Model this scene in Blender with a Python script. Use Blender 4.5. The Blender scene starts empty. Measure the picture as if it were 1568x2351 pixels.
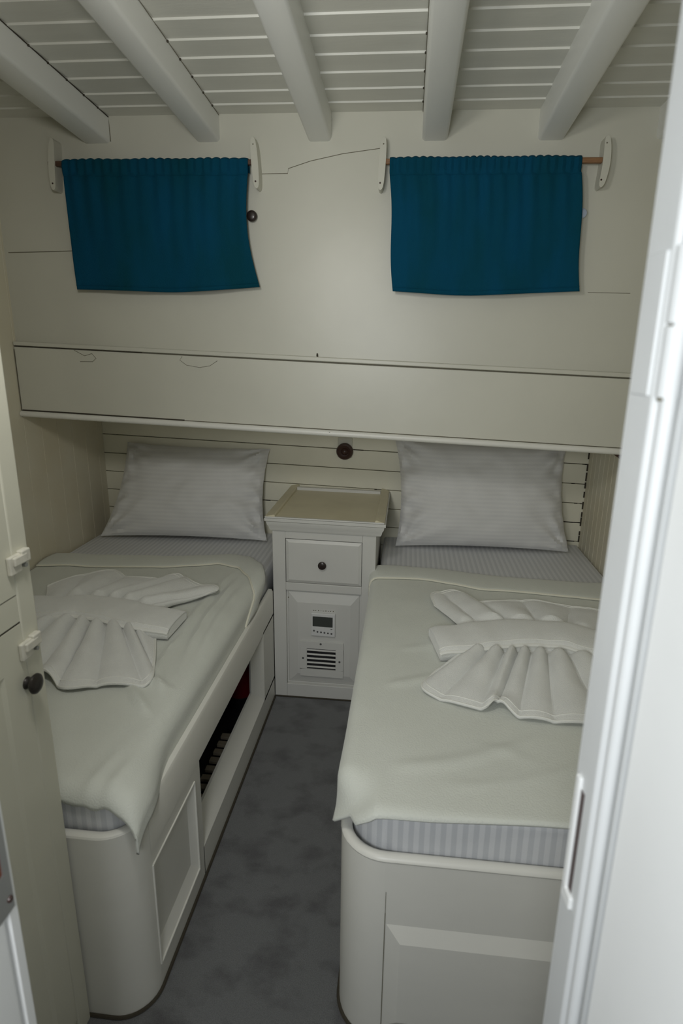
import bpy, math, random
from mathutils import Vector, Matrix, noise
random.seed(7)
S = bpy.context.scene
C = S.collection
PI = math.pi

# ------------------------------------------------------------------ materials
def mat(name, col, rough=.5, var=0., vscale=6., bump=0., bscale=60., metal=0., spec=.5, coat=0., col2=None, stretch=None, sheen=0.):
    m = bpy.data.materials.new(name); m.use_nodes = True
    nt = m.node_tree; N = nt.nodes; L = nt.links
    b = N['Principled BSDF']
    b.inputs['Base Color'].default_value = (*col, 1); b.inputs['Roughness'].default_value = rough
    b.inputs['Metallic'].default_value = metal; b.inputs['Specular IOR Level'].default_value = spec
    b.inputs['Coat Weight'].default_value = coat
    b.inputs['Sheen Weight'].default_value = sheen
    tc = N.new('ShaderNodeTexCoord'); mp = N.new('ShaderNodeMapping')
    if stretch: mp.inputs['Scale'].default_value = stretch
    L.new(tc.outputs['Object'], mp.inputs['Vector'])
    if var > 0 or col2:
        n = N.new('ShaderNodeTexNoise'); n.inputs['Scale'].default_value = vscale; n.inputs['Detail'].default_value = 5
        L.new(mp.outputs[0], n.inputs['Vector'])
        r = N.new('ShaderNodeValToRGB')
        c2 = col2 if col2 else tuple(c * (1 - var) for c in col)
        r.color_ramp.elements[0].position = .35; r.color_ramp.elements[1].position = .65
        r.color_ramp.elements[0].color = (*c2, 1); r.color_ramp.elements[1].color = (*col, 1)
        L.new(n.outputs['Fac'], r.inputs['Fac']); L.new(r.outputs['Color'], b.inputs['Base Color'])
    if bump > 0:
        n2 = N.new('ShaderNodeTexNoise'); n2.inputs['Scale'].default_value = bscale; n2.inputs['Detail'].default_value = 3
        L.new(mp.outputs[0], n2.inputs['Vector'])
        bp = N.new('ShaderNodeBump'); bp.inputs['Strength'].default_value = bump; bp.inputs['Distance'].default_value = .004
        L.new(n2.outputs['Fac'], bp.inputs['Height']); L.new(bp.outputs['Normal'], b.inputs['Normal'])
    return m

def striped(name, c1, c2, axis, freq, rough=.6):
    """satin stripe cloth: stripes across the given object axis"""
    m = mat(name, c1, rough, bump=.15, bscale=300, sheen=.2)
    nt = m.node_tree; N = nt.nodes; L = nt.links; b = N['Principled BSDF']
    tc = N.new('ShaderNodeTexCoord'); w = N.new('ShaderNodeTexWave')
    w.wave_type = 'BANDS'; w.bands_direction = axis; w.inputs['Scale'].default_value = freq
    w.inputs['Distortion'].default_value = .12; w.inputs['Detail'].default_value = 1
    L.new(tc.outputs['UV' if axis == 'Y_UV' else 'Object'], w.inputs['Vector'])
    r = N.new('ShaderNodeValToRGB'); r.color_ramp.elements[0].position = .4; r.color_ramp.elements[1].position = .6
    r.color_ramp.elements[0].color = (*c1, 1); r.color_ramp.elements[1].color = (*c2, 1)
    L.new(w.outputs['Fac'], r.inputs['Fac']); L.new(r.outputs['Color'], b.inputs['Base Color'])
    r2 = N.new('ShaderNodeMapRange'); r2.inputs['To Min'].default_value = rough - .08; r2.inputs['To Max'].default_value = rough + .1
    L.new(w.outputs['Fac'], r2.inputs['Value']); L.new(r2.outputs[0], b.inputs['Roughness'])
    return m

PAINT = mat('white_gloss_paint', (.80, .79, .73), .38, var=.05, vscale=3, bump=.08, bscale=25, stretch=(1, 1, 2))
WARDP = mat('wardrobe_cream_paint', (.70, .69, .58), .4, var=.05, vscale=3, bump=.08, bscale=25, stretch=(1, 1, 2))
WALLP = mat('cream_wall_paint', (.635, .625, .54), .37, var=.06, vscale=2.5, bump=.10, bscale=18)
BEAMP = mat('beam_white_paint', (.85, .855, .82), .4, var=.03, vscale=4, bump=.06, bscale=20, stretch=(2, .5, 2))
CEILP = mat('ceiling_paint', (.72, .715, .65), .45, var=.05, vscale=5, bump=.08, bscale=30, stretch=(1, 4, 1))
HEADP = mat('cream_board_paint', (.86, .835, .69), .4, var=.06, vscale=5, bump=.08, bscale=25)
OLDP = mat('old_cream_paint', (.76, .72, .58), .42, var=.10, vscale=4, bump=.12, bscale=22, col2=(.72, .66, .50))
TRAYP = mat('yellowed_cream_paint', (.74, .68, .49), .4, var=.08, vscale=9)
NSP = mat('nightstand_paint', (.68, .675, .64), .4, var=.04, vscale=4, bump=.06, bscale=30)
JAMBP = mat('jamb_white_paint', (.70, .715, .72), .5, var=.04, vscale=6, bump=.06, bscale=20)
DOORP = mat('door_white_paint', (.87, .88, .875), .45, var=.03, vscale=4, bump=.06, bscale=20)
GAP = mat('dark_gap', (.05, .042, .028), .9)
CRACK = mat('crack_shadow_dirt', (.16, .145, .10), .9)
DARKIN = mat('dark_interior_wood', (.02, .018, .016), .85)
BLANKET = mat('cream_blanket', (.735, .755, .69), .85, var=.03, vscale=8, bump=.35, bscale=260, sheen=.3)
BLANKET2 = mat('cream_blanket_piping', (.82, .80, .68), .8, bump=.2, bscale=200)
TOWEL = mat('white_terry_towel', (.87, .875, .84), .95, var=.04, vscale=14, bump=.6, bscale=420, sheen=.5)
TOWELH = mat('towel_hem', (.86, .86, .81), .85, bump=.3, bscale=300)
SHEET = striped('striped_sheet', (.615, .63, .655), (.735, .745, .765), 'X', 14.5)
PILLOW = striped('striped_pillowcase', (.735, .735, .73), (.77, .77, .76), 'Z', 17)
CURT = mat('teal_curtain', (.0022, .066, .130), .9, var=.25, vscale=6, bump=.35, bscale=330, col2=(.002, .056, .085), sheen=0, spec=.12, stretch=(1.6, 1, .5))
WOOD = mat('varnished_rod_wood', (.30, .155, .07), .5, var=.3, vscale=20, stretch=(1, 12, 12))
WOODD = mat('dark_rod_wood', (.10, .05, .03), .5, var=.3, vscale=20, stretch=(1, 12, 12))
KNOBD = mat('dark_brown_knob', (.025, .016, .014), .35, coat=.3)
KNOBB = mat('dark_bronze_knob', (.035, .03, .027), .38, metal=.4)
KNOBR = mat('oxblood_wood', (.045, .018, .014), .4, coat=.2)
PALEK = mat('pale_blue_plastic', (.55, .62, .78), .3)
METAL = mat('dull_steel', (.42, .43, .43), .4, metal=.8)
LATCH = mat('worn_painted_latch', (.74, .72, .63), .35, var=.15, vscale=60)
RUSTW = mat('reddish_bare_wood', (.22, .07, .035), .7, var=.3, vscale=40)
PLASTW = mat('white_plastic', (.72, .72, .71), .35)
SCREEN = mat('grey_lcd', (.06, .065, .06), .2)
BUTTON = mat('dark_button', (.10, .10, .10), .5)
RED = mat('red_plastic', (.20, .008, .012), .45)
BLACK = mat('black_plastic', (.012, .012, .014), .5)
RAWSLAT = mat('bare_slat_wood', (.26, .22, .16), .7, var=.2, vscale=20)
CARPET = mat('grey_carpet', (.150, .153, .156), .95, bump=.9, bscale=520, sheen=.25)
def carpet_nodes():
    nt = CARPET.node_tree; N = nt.nodes; L = nt.links; b = N['Principled BSDF']
    tc = N.new('ShaderNodeTexCoord')
    mp = N.new('ShaderNodeMapping'); mp.inputs['Scale'].default_value = (1.0, 1.25, 1)
    L.new(tc.outputs['Object'], mp.inputs['Vector'])
    n = N.new('ShaderNodeTexNoise'); n.inputs['Scale'].default_value = 9; n.inputs['Detail'].default_value = 4; n.inputs['Roughness'].default_value = .55
    L.new(mp.outputs[0], n.inputs['Vector'])
    r = N.new('ShaderNodeValToRGB')
    r.color_ramp.elements[0].position = .34; r.color_ramp.elements[0].color = (.098, .098, .102, 1)
    r.color_ramp.elements[1].position = .52; r.color_ramp.elements[1].color = (.165, .170, .172, 1)
    L.new(n.outputs['Fac'], r.inputs['Fac'])
    f = N.new('ShaderNodeTexNoise'); f.inputs['Scale'].default_value = 380; f.inputs['Detail'].default_value = 2
    L.new(tc.outputs['Object'], f.inputs['Vector'])
    mx = N.new('ShaderNodeMix'); mx.data_type = 'RGBA'; mx.blend_type = 'MULTIPLY'; mx.inputs['Factor'].default_value = .35
    L.new(r.outputs['Color'], mx.inputs['A']); L.new(f.outputs['Color'], mx.inputs['B'])
    r3 = N.new('ShaderNodeMapRange'); r3.inputs['From Min'].default_value = .3; r3.inputs['From Max'].default_value = .7
    r3.inputs['To Min'].default_value = .75; r3.inputs['To Max'].default_value = 1.15
    L.new(f.outputs['Fac'], r3.inputs['Value']); L.new(r3.outputs[0], mx.inputs['B'])
    mx.inputs['Factor'].default_value = 1
    L.new(mx.outputs['Result'], b.inputs['Base Color'])
carpet_nodes()

# ------------------------------------------------------------------ mesh builder
class MB:
    def __init__(s): s.v = []; s.f = []
    def quad(s, a, b, c, d):
        n = len(s.v); s.v += [tuple(a), tuple(b), tuple(c), tuple(d)]; s.f.append((n, n+1, n+2, n+3)); return s
    def box(s, x0, x1, y0, y1, z0, z1):
        n = len(s.v)
        s.v += [(x0,y0,z0),(x1,y0,z0),(x1,y1,z0),(x0,y1,z0),(x0,y0,z1),(x1,y0,z1),(x1,y1,z1),(x0,y1,z1)]
        s.f += [tuple(n+i for i in q) for q in ((0,3,2,1),(4,5,6,7),(0,1,5,4),(1,2,6,5),(2,3,7,6),(3,0,4,7))]; return s
    def prism(s, poly, to3, a0, a1):
        """poly: list of 2-D points, to3(p, q, a) -> xyz"""
        n = len(s.v); k = len(poly)
        s.v += [to3(p, q, a0) for p, q in poly] + [to3(p, q, a1) for p, q in poly]
        s.f += [tuple(n+i for i in range(k))[::-1], tuple(n+k+i for i in range(k))]
        s.f += [(n+i, n+(i+1) % k, n+k+(i+1) % k, n+k+i) for i in range(k)]; return s
    def grid(s, fn, nu, nv, closeu=False):
        n = len(s.v)
        for j in range(nv+1):
            for i in range(nu+1): s.v.append(tuple(fn(i/nu, j/nv)))
        w = nu+1
        for j in range(nv):
            for i in range(nu): s.f.append((n+j*w+i, n+j*w+i+1, n+(j+1)*w+i+1, n+(j+1)*w+i))
        return s
    def lathe(s, prof, o, ax='Z', seg=28):
        """prof: (radius, height) pairs along the axis from o"""
        n = len(s.v); o = Vector(o); k = len(prof)
        for r, h in prof:
            for i in range(seg):
                a = 2*PI*i/seg; c, d = r*math.cos(a), r*math.sin(a)
                p = {'Z': (c, d, h), 'X': (h, c, d), '-Y': (c, -h, d)}[ax]
                s.v.append(tuple(o+Vector(p)))
        for j in range(k-1):
            for i in range(seg):
                s.f.append((n+j*seg+i, n+j*seg+(i+1) % seg, n+(j+1)*seg+(i+1) % seg, n+(j+1)*seg+i))
        s.f.append(tuple(n+i for i in range(seg))[::-1]); s.f.append(tuple(n+(k-1)*seg+i for i in range(seg))); return s
    def tube(s, pts, r, seg=8, sx=1., up=(0, 0, 1)):
        n = len(s.v); pts = [Vector(p) for p in pts]; k = len(pts); up = Vector(up)
        for j, p in enumerate(pts):
            t = (pts[min(j+1, k-1)]-pts[max(j-1, 0)]).normalized()
            a = t.cross(up)
            a = a.normalized() if a.length > 1e-4 else Vector((1, 0, 0))
            b = a.cross(t).normalized()
            for i in range(seg):
                q = 2*PI*i/seg; s.v.append(tuple(p + a*(r*sx*math.cos(q)) + b*(r*math.sin(q))))
        for j in range(k-1):
            for i in range(seg):
                s.f.append((n+j*seg+i, n+j*seg+(i+1) % seg, n+(j+1)*seg+(i+1) % seg, n+(j+1)*seg+i))
        s.f.append(tuple(n+i for i in range(seg))[::-1]); s.f.append(tuple(n+(k-1)*seg+i for i in range(seg))); return s
    def panel(s, to3, o, a, b, d):
        """flat ring from rect o to rect a, bevel from a to b by depth d, field b. rect = (u0,u1,v0,v1)"""
        def R(r, dd): return [to3(r[0], r[2], dd), to3(r[1], r[2], dd), to3(r[1], r[3], dd), to3(r[0], r[3], dd)]
        rings = [R(o, 0), R(a, 0), R(b, d)]
        for p, q in zip(rings, rings[1:]):
            for i in range(4): s.quad(p[i], p[(i+1) % 4], q[(i+1) % 4], q[i])
        s.quad(*rings[2]); return s
    def warp(s, fn): s.v = [tuple(fn(*p)) for p in s.v]; return s
    def build(s, name, m, parent=None, bevel=0., seg=2, smooth=True, solid=0., sub=0, merge=True, ang=38):
        me = bpy.data.meshes.new(name)
        o0 = Vector((0, 0, 0))
        if parent is not None: o0 = world_loc(parent)
        me.from_pydata([tuple(Vector(p)-o0) for p in s.v], [], s.f)
        import bmesh
        bm = bmesh.new(); bm.from_mesh(me)
        if merge: bmesh.ops.remove_doubles(bm, verts=bm.verts, dist=1e-5)
        bmesh.ops.recalc_face_normals(bm, faces=bm.faces)
        bm.to_mesh(me); bm.free()
        me.materials.append(m)
        if smooth:
            me.shade_smooth(); me.set_sharp_from_angle(angle=math.radians(ang))
        o = bpy.data.objects.new(name, me); C.objects.link(o)
        if parent is not None: o.parent = parent
        if solid:
            md = o.modifiers.new('thick', 'SOLIDIFY'); md.thickness = solid; md.offset = 0
        if bevel:
            md = o.modifiers.new('edge', 'BEVEL'); md.width = bevel; md.segments = seg; md.limit_method = 'ANGLE'
            md.angle_limit = math.radians(40); md.harden_normals = smooth
        if sub:
            md = o.modifiers.new('sub', 'SUBSURF'); md.levels = sub; md.render_levels = sub
        return o

def world_loc(o):
    l = Vector((0, 0, 0))
    while o is not None: l += o.location; o = o.parent
    return l

def thing(name, loc, label, cat, group=None):
    o = bpy.data.objects.new(name, None); C.objects.link(o); o.location = loc; o.empty_display_size = .05
    return tag(o, label, cat, group)
def tag(o, label, cat, group=None):
    o['label'] = label; o['category'] = cat
    if group: o['group'] = group
    return o
def struct(o): o['kind'] = 'structure'; return o
def lerp(pts, x):
    """piecewise smooth interpolation through (x, y) pairs"""
    if x <= pts[0][0]: return pts[0][1]
    for (x0, y0), (x1, y1) in zip(pts, pts[1:]):
        if x <= x1:
            t = (x-x0)/(x1-x0); return y0+(y1-y0)*(t*t*(3-2*t)*.5+t*.5)
    return pts[-1][1]
def poly_at(pts, t):
    """Catmull-Rom point on a polyline, t in 0..1 by index"""
    n = len(pts)-1; f = min(max(t, 0), .99999)*n; i = int(f); f -= i
    P = [Vector(pts[max(min(i+k, n), 0)]) for k in (-1, 0, 1, 2)]
    return .5*((2*P[1])+(P[2]-P[0])*f+(2*P[0]-5*P[1]+4*P[2]-P[3])*f*f+(3*P[1]-P[0]-3*P[2]+P[3])*f**3)
def nz(x, y, s=1.): return noise.noise(Vector((x*s, y*s, 3.7)))
def crack(name, pts, w, m, parent, up=(0, -1, 0)):
    return MB().tube(pts, w, 6, 1., up).build(name, m, parent)

# ------------------------------------------------------------------ room shell
XL, XR, YB, YF, YW = -1.516, .85, 2.857, 2.236, 2.256     # side walls, head wall, locker board, window wall
struct(MB().box(-1.75, 1.1, -.9, 2.95, -.06, 0).build('floor', CARPET))
# overhead planking: lapped boards, each near edge a small step that faces the door
def zc(x, y): return 2.253 + .06*(YW-y) - .0095*x
seams = [2.256, 2.178, 2.090, 1.992, 1.895, 1.804, 1.712]
while seams[-1] > .4: seams.append(seams[-1]-.093)
m = MB()
for far, near in zip(seams, seams[1:]):
    st, ch = .0048, .0022
    for x0, x1 in ((-1.7, 1.0),):
        q = [(near, zc(0, near)), (near+ch, zc(0, near)-st), (far, zc(0, far))]
        for (ya, za), (yb, zb) in zip(q, q[1:]):
            m.quad((x0, ya, za-.0095*x0), (x1, ya, za-.0095*x1), (x1, yb, zb-.0095*x1), (x0, yb, zb-.0095*x0))
ceil = struct(m.build('ceiling', CEILP, smooth=False))
struct(MB().box(-1.7, 1.0, .34, 2.95, 2.42, 2.5).build('ceiling', CEILP))
# head wall below the locker: painted horizontal boards with dark joints
def sh(x, y, z): return (x, y, z - .034*(x+.35))
hw = struct(MB().box(-1.6, .95, YB+.012, YB+.06, -.02, 1.45).build('wall_back', GAP))
m = MB(); z = .934-.0945*10
while z < 1.3:
    m.box(-1.53, .86, YB, YB+.02, z+.0016, z+.0945-.0016); z += .0945
m.warp(sh); o = m.build('wall_boards', HEADP, hw, bevel=.0022)
m = MB()
for i in range(30):
    zz = .934-.0945*random.randint(-1, 4); x = random.choice([random.uniform(.72, .84), random.uniform(-1.5, .84)]); l = random.uniform(.01, .05)
    m.box(x, x+l, YB-.0006, YB+.004, zz-.0022, zz+.0022)
m.warp(sh).build('open_joint', GAP, hw)
m = MB()
for i in range(12):
    z0 = .6+i*.045+random.uniform(-.01, .01); m.box(XR-.005, XR+.001, YB-.005, YB+.001, z0, z0+random.uniform(.015, .042))
m.build('open_joint', GAP, hw)
# window wall above the locker
wb = struct(MB().box(-1.6, 1.0, YW, 2.95, 1.36, 2.46).build('wall_back', WALLP))
crack('board_joint', [(-1.50, YW, 1.827), (-1.36, YW, 1.829), (-1.235, YW, 1.832)], .0014, CRACK, wb)
crack('board_joint', [(.60, YW, 1.692), (.74, YW, 1.69)], .0009, CRACK, wb)
crack('paint_crack', [(-.56, YW, 2.075), (-.44, YW, 2.075), (-.438, YW, 2.09), (-.36, YW, 2.112), (-.25, YW, 2.132), (-.12, YW, 2.146)], .0011, CRACK, wb)
# side walls: upright boards
wl = struct(MB().box(-1.62, XL-.006, .3, 2.95, -.02, 2.46).build('wall_left', GAP))
m = MB(); y = .45
while y < 2.85:
    w = .112; m.box(XL-.012, XL, y+.0005, min(y+w, YB)-.0005, 0, 2.4); y += w
m.build('wall_boards', OLDP, wl, bevel=.0016)
wr = struct(MB().box(XR+.006, .96, .3, 2.95, -.02, 2.46).build('wall_right', GAP))
m = MB(); y = .45
while y < 2.85:
    w = .056; m.box(XR, XR+.012, y+.0006, min(y+w, YB)-.0006, 0, 2.4); y += w
m.build('wall_boards', OLDP, wr, bevel=.003)
# door wall
m = MB(); m.box(-1.6, -.462, .40, .508, -.02, 2.46); m.box(.24, .96, .40, .508, -.02, 2.46); m.box(-.47, .25, .40, .508, 2.06, 2.46)
struct(m.build('wall_front', PAINT))
# deck beams
bnames = ['broad white ceiling beam at the far left, above the left rod bracket', 'white ceiling beam ending above the middle of the left curtain',
          'white ceiling beam ending on the bare wall between the two curtains', 'white ceiling beam ending over the left end of the right curtain',
          'white ceiling beam ending over the right part of the right curtain', 'white ceiling beam against the right wall, mostly hidden behind the door jamb']
for k, (xl, xr, zb) in enumerate([(-1.165, -1.068, 2.180), (-.757, -.675, 2.176), (-.369, -.290, 2.170), (.014, .098, 2.164), (.388, .472, 2.158), (.757, .842, 2.154)]):
    m = MB()
    for yy in (.52, YW+.01):
        pass
    def b3(p, q, a): return (p, a, q + .06*(YW-a))
    c = .010; zt = zb+.095
    m.prism([(xl, zt), (xl, zb+c), (xl+c*.35, zb+c*.35), (xl+c, zb), (xr-c, zb), (xr-c*.35, zb+c*.35), (xr, zb+c), (xr, zt)], b3, .50, YW+.006)
    o = m.build('ceiling_beam', BEAMP); struct(o)
    tag(o, bnames[k], 'ceiling beam', 'white deck beams under the ceiling')
    if k in (0, 1, 3):
        xx = xr+.001 if k < 2 else xl-.001
        sg = [(xx, YW-.004, zc(xx, YW)-.004), (xx, 1.9, zc(xx, 1.9)-.004), (xx, 1.5, zc(xx, 1.5)-.004)]
        crack('paint_crack', sg, .0018 if k == 0 else .0010, GAP if k == 0 else CRACK, o, (0, 0, 1))
    if k == 0: crack('paint_crack', [(xr+.001, YW-.001, zb+.005), (xr, YW-.001, zb+.05), (xr-.002, YW-.001, zb+.09)], .0014, CRACK, o)
    m = MB()
    for ys in seams[1:6]:
        xx = xr if k < 2 else (xl if k == 3 else None)
        if xx is None: continue
        m.lathe([(.0028, -.002), (.0035, 0), (.0028, .003)], (xx+(.002 if k < 2 else -.002), ys, zc(xx, ys)-.006), 'Z', 8)
    if m.v: m.build('seam_hole', GAP, o)

# ------------------------------------------------------------------ overhead locker front across both beds
lk = thing('overhead_locker', (-.35, YF, 1.18), 'long white painted locker board running across the cabin above both beds, below the curtains', 'locker')
def lz(zb): return lambda x, y, z: (x, y, z - .0365*(x+.24))
m = MB().box(-1.514, .848, YF, YF+.022, 1.199, 1.443); m.warp(lz(0)).build('front_board', WALLP, lk, bevel=.003)
m = MB().box(-1.514, .848, YF-.004, YW, 1.447, 1.463); m.warp(lz(0)).build('top_ledge', WALLP, lk, bevel=.004)
m = MB(); prof = [(YF+.02, 1.175), (YF+.02, 1.1985)] + [(YF-.004-.012*math.sin(a), 1.187+.0115*math.cos(a)) for a in [PI*i/8 for i in range(9)]]
m.prism(prof, lambda p, q, a: (a, p, q), -1.514, .848); m.warp(lz(0)).build('bottom_bead', PAINT, lk)
m = MB().box(-1.514, .848, YF+.01, YB-.001, 1.178, 1.195); m.warp(lz(0)).build('underside', OLDP, lk)
def L(x, z, d=.0): return (x, YF-.0002-d, z - .0365*(x+.24))
crack('paint_crack', [L(-1.51, 1.2005), L(-1.3, 1.2012), L(-1.1, 1.2005), L(-.85, 1.2005)], .0028, GAP, lk)
crack('paint_crack', [L(-.85, 1.2), L(-.4, 1.2008), L(.0, 1.2), L(.35, 1.2006), L(.84, 1.2)], .0011, CRACK, lk)
crack('paint_crack', [L(-1.51, 1.445), L(-1.2, 1.4455), L(-1.0, 1.445)], .0016, GAP, lk)
crack('paint_crack', [L(-1.0, 1.445), L(-.4, 1.445), L(.2, 1.4452), L(.84, 1.445)], .0011, CRACK, lk)
crack('paint_crack', [L(-1.27, 1.441), L(-1.23, 1.422), L(-1.20, 1.432), L(-1.185, 1.415), L(-1.20, 1.402), L(-1.25, 1.400)], .0010, CRACK, lk)
crack('paint_crack', [L(-.845, 1.44), L(-.855, 1.425), L(-.83, 1.408), L(-.78, 1.402), L(-.74, 1.410), L(-.71, 1.43)], .0008, CRACK, lk)
crack('paint_crack', [(-1.5135, YF-.001, 1.22), (-1.5135, YF-.001, 1.48)], .0014, CRACK, lk)
m = MB().lathe([(.0022, 0), (.003, .004), (.002, .012)], (-.335, YF+.004, 1.4635-.0365*(-.095)), 'Z', 8); m.build('nail', GAP, lk)
m = MB().lathe([(.003, 0), (.003, .002)], L(-.285, 1.19, .013), '-Y', 8); m.build('nail', GAP, lk)
m = MB().prism([(0, 0), (.07, 0), (.07, -.055), (.05, -.04)], lambda p, q, a: (.752+p*1.3, a, 1.140+q), 2.30, 2.32)
tag(m.build('corner_bracket', WOODD), 'small dark wooden corner bracket under the locker board at the right wall', 'bracket')

# ------------------------------------------------------------------ curtains, rods, knobs
def curtain(name, tl, tr, bl, br, zt, label, edge, seed, n):
    """cloth gathered on a rod: back of the pocket, over the rod, down the front"""
    yr = 2.218
    def fn(u, v):
        prof = [(.013, -.030, 0), (.014, -.012, 0), (.010, .004, 0), (0, .0105, 0), (-.011, .004, 0), (-.014, -.012, 0), (-.012, -.034, 0)]
        k = 7.0
        t = v*20
        zt_u = zt[0]+(zt[1]-zt[0])*u
        ph = 2*PI*n*u + 1.3*math.sin(9*u+seed)
        gather = .0058*abs(math.sin(ph/2))**.7*(.55+.45*math.sin(3.1*u*PI)**2)
        if t <= 6:
            i = min(int(t), 5); f = t-i
            dy = prof[i][0]+(prof[i+1][0]-prof[i][0])*f; dz = prof[i][1]+(prof[i+1][1]-prof[i][1])*f
            h = 0
            y = yr+dy*(1+.25*math.sin(ph)) ; z = zt_u+dz+gather*(1 if dz > -.005 else .2)
        else:
            h = (t-6)/14
            zb = bl[1]+(br[1]-bl[1])*u - .010*math.sin(PI*u) + .0025*math.sin(7*u+seed)
            z0 = zt_u-.034; z = z0+(zb-z0)*h
            fold = .0045*math.sin(ph*.5)*(1-h)**1.5 + .006*math.sin(2*PI*2.3*u+seed)*h + .006*nz(u*3+seed, h*2)
            y = yr-.012+fold+.004*h
            if abs(h-.0) < .04: y += .002
        xl = tl[0]+(bl[0]-tl[0])*h + edge(0, h); xr = tr[0]+(br[0]-tr[0])*h + edge(1, h)
        return (xl+(xr-xl)*u, y, z)
    o = MB().grid(fn, 150, 60).build(name, CURT, solid=.0022)
    tag(o, label, 'curtain', 'blue curtains on wooden rods')
    # stitched line of the rod pocket and bottom hem
    for nm, hh, out in (('pocket_seam', 6.25/20, .0015), ('hem', .972, .0018)):
        pts = [Vector(fn(i/60, hh))+Vector((0, -out, 0)) for i in range(61)]
        MB().tube(pts, .0016, 6).build(nm, CURT, o)
    return o
curtain('curtain', (-1.227, 0), (-.567, 0), (-1.219, 1.693), (-.538, 1.702), (2.108, 2.101),
        'dark blue curtain on the left, its bottom right corner flaring outward', lambda s, h: (-.004*math.sin(PI*h) if s == 0 else -.022*math.sin(PI*min(h*1.0, 1))), .4, 22)
curtain('curtain', (-.089, 0), (.524, 0), (-.066, 1.689), (.560, 1.691), (2.094, 2.088),
        'dark blue curtain on the right, finely gathered along the top', lambda s, h: (.004*math.sin(2*PI*h) if s == 0 else .004*math.sin(2*PI*h)), 2.2, 26)
def bracket(m, x, z0, z1, lean, bow):
    n = 44; w = .0115
    L_, R_ = [], []
    for i in range(n+1):
        t = i/n; zz = z0+(z1-z0)*t
        ww = w*(1 - (2*t-1)**8)**.5*(.78+.22*math.sin(PI*t)) + .0001
        cx = x+lean*(t-.5)+bow*math.sin(PI*t)
        L_.append((cx-ww, zz)); R_.append((cx+ww, zz))
    m.prism(L_+R_[::-1], lambda p, q, a: (p, a, q), YW+.001, 2.205)
for xs, zz, lab, wood, brk in (
    ((-1.283, -.553), (2.108, 2.1005), 'dark wooden curtain rod with white end brackets, holding the left curtain', WOODD, ((-1.262, 2.022, 2.186, .012, -.004), (-.543, 2.018, 2.174, -.010, .0))),
    ((-.108, .589), (2.0945, 2.0865), 'light brown wooden curtain rod with white end brackets, holding the right curtain', WOOD, ((-.114, 2.007, 2.166, .008, .0), (.592, 2.006, 2.155, .004, .007)))):
    x0, x1 = xs
    t = thing('curtain_rod', ((x0+x1)/2, 2.218, zz[0]), lab, 'curtain rod', 'wooden curtain rods')
    m = MB(); m.prism([(-.008, -.0085), (.008, -.0085), (.008, .0085), (-.008, .0085)], lambda p, q, a: (a, 2.218+p, q+zz[0]+(zz[1]-zz[0])*(a-x0)/(x1-x0)), x0, x1)
    m.build('rod', wood, t, bevel=.004, seg=3)
    for j, b in enumerate(brk):
        m = MB(); bracket(m, *b); bo = m.build('bracket', WALLP, t, bevel=.003)
        sx = b[0]+ (b[3]*(-.36)); 
        MB().lathe([(.0032, 0), (.0028, .0012)], (sx-.002, 2.2052, b[1]+.022), '-Y', 10).build('screw', KNOBR, bo)
        if j == 1 or xs[0] > -1: MB().lathe([(.0024, 0), (.002, .0012)], (b[0]+b[3]*.4, 2.2052, b[2]-.022), '-Y', 10).build('screw', CRACK, bo)
def knob(name, o, r, m, label, cat='knob', parent=None, ax='-Y', d=1.):
    mm = MB().lathe([(r*.62, 0), (r*.6, r*.12), (r*.42, r*.3), (r*.42, r*.6*d), (r*.85, r*.8*d), (r, r*1.05*d), (r*.97, r*1.25*d), (r*.8, r*1.42*d), (r*.45, r*1.52*d), (r*.05, r*1.55*d)], o, ax, 32)
    ob = mm.build(name, m, parent)
    if label: tag(ob, label, cat)
    return ob
knob('window_knob', (-.565, YW, 1.939), .0185, KNOBD, 'small dark round knob on the wall at the right edge of the left curtain')
knob('window_knob', (.549, YW, 1.937), .0155, PALEK, 'small pale bluish knob on the wall at the right edge of the right curtain')
kb = thing('wall_knob', (-.290, YB, 1.02), 'round dark brown wooden knob on the boards below the locker, above the nightstand', 'knob')
MB().box(-.325, -.255, YB-.006, YB+.001, .985, 1.082).build('back_plate', WALLP, kb, bevel=.003)
MB().lathe([(.034, 0), (.040, .004), (.041, .012), (.037, .019), (.029, .022), (.024, .019), (.018, .017), (.014, .022), (.007, .027), (.0005, .028)], (-.290, YB-.006, 1.018), '-Y', 36).build('knob_body', KNOBR, kb)

# ------------------------------------------------------------------ nightstand
ns = thing('nightstand', (-.32, 2.58, 0), 'narrow white nightstand with one drawer, tray top and vent, between the two beds', 'nightstand')
def nw(x, y, z): return (x, y, z - .016*(x+.32)*min(z/.3, 1))
F = 2.31
m = MB().box(-.532, -.103, F+.022, YB-.002, .0, .775); m.warp(nw).build('carcass', NSP, ns, bevel=.002)
m = MB()
for a in ((-.532, -.478, 0, .775), (-.158, -.103, 0, .775), (-.478, -.158, .737, .775), (-.478, -.158, .508, .543), (-.478, -.158, 0, .066)): m.box(a[0], a[1], F, F+.023, a[2], a[3])
m.warp(nw).build('face_frame', NSP, ns, bevel=.0022)
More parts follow.
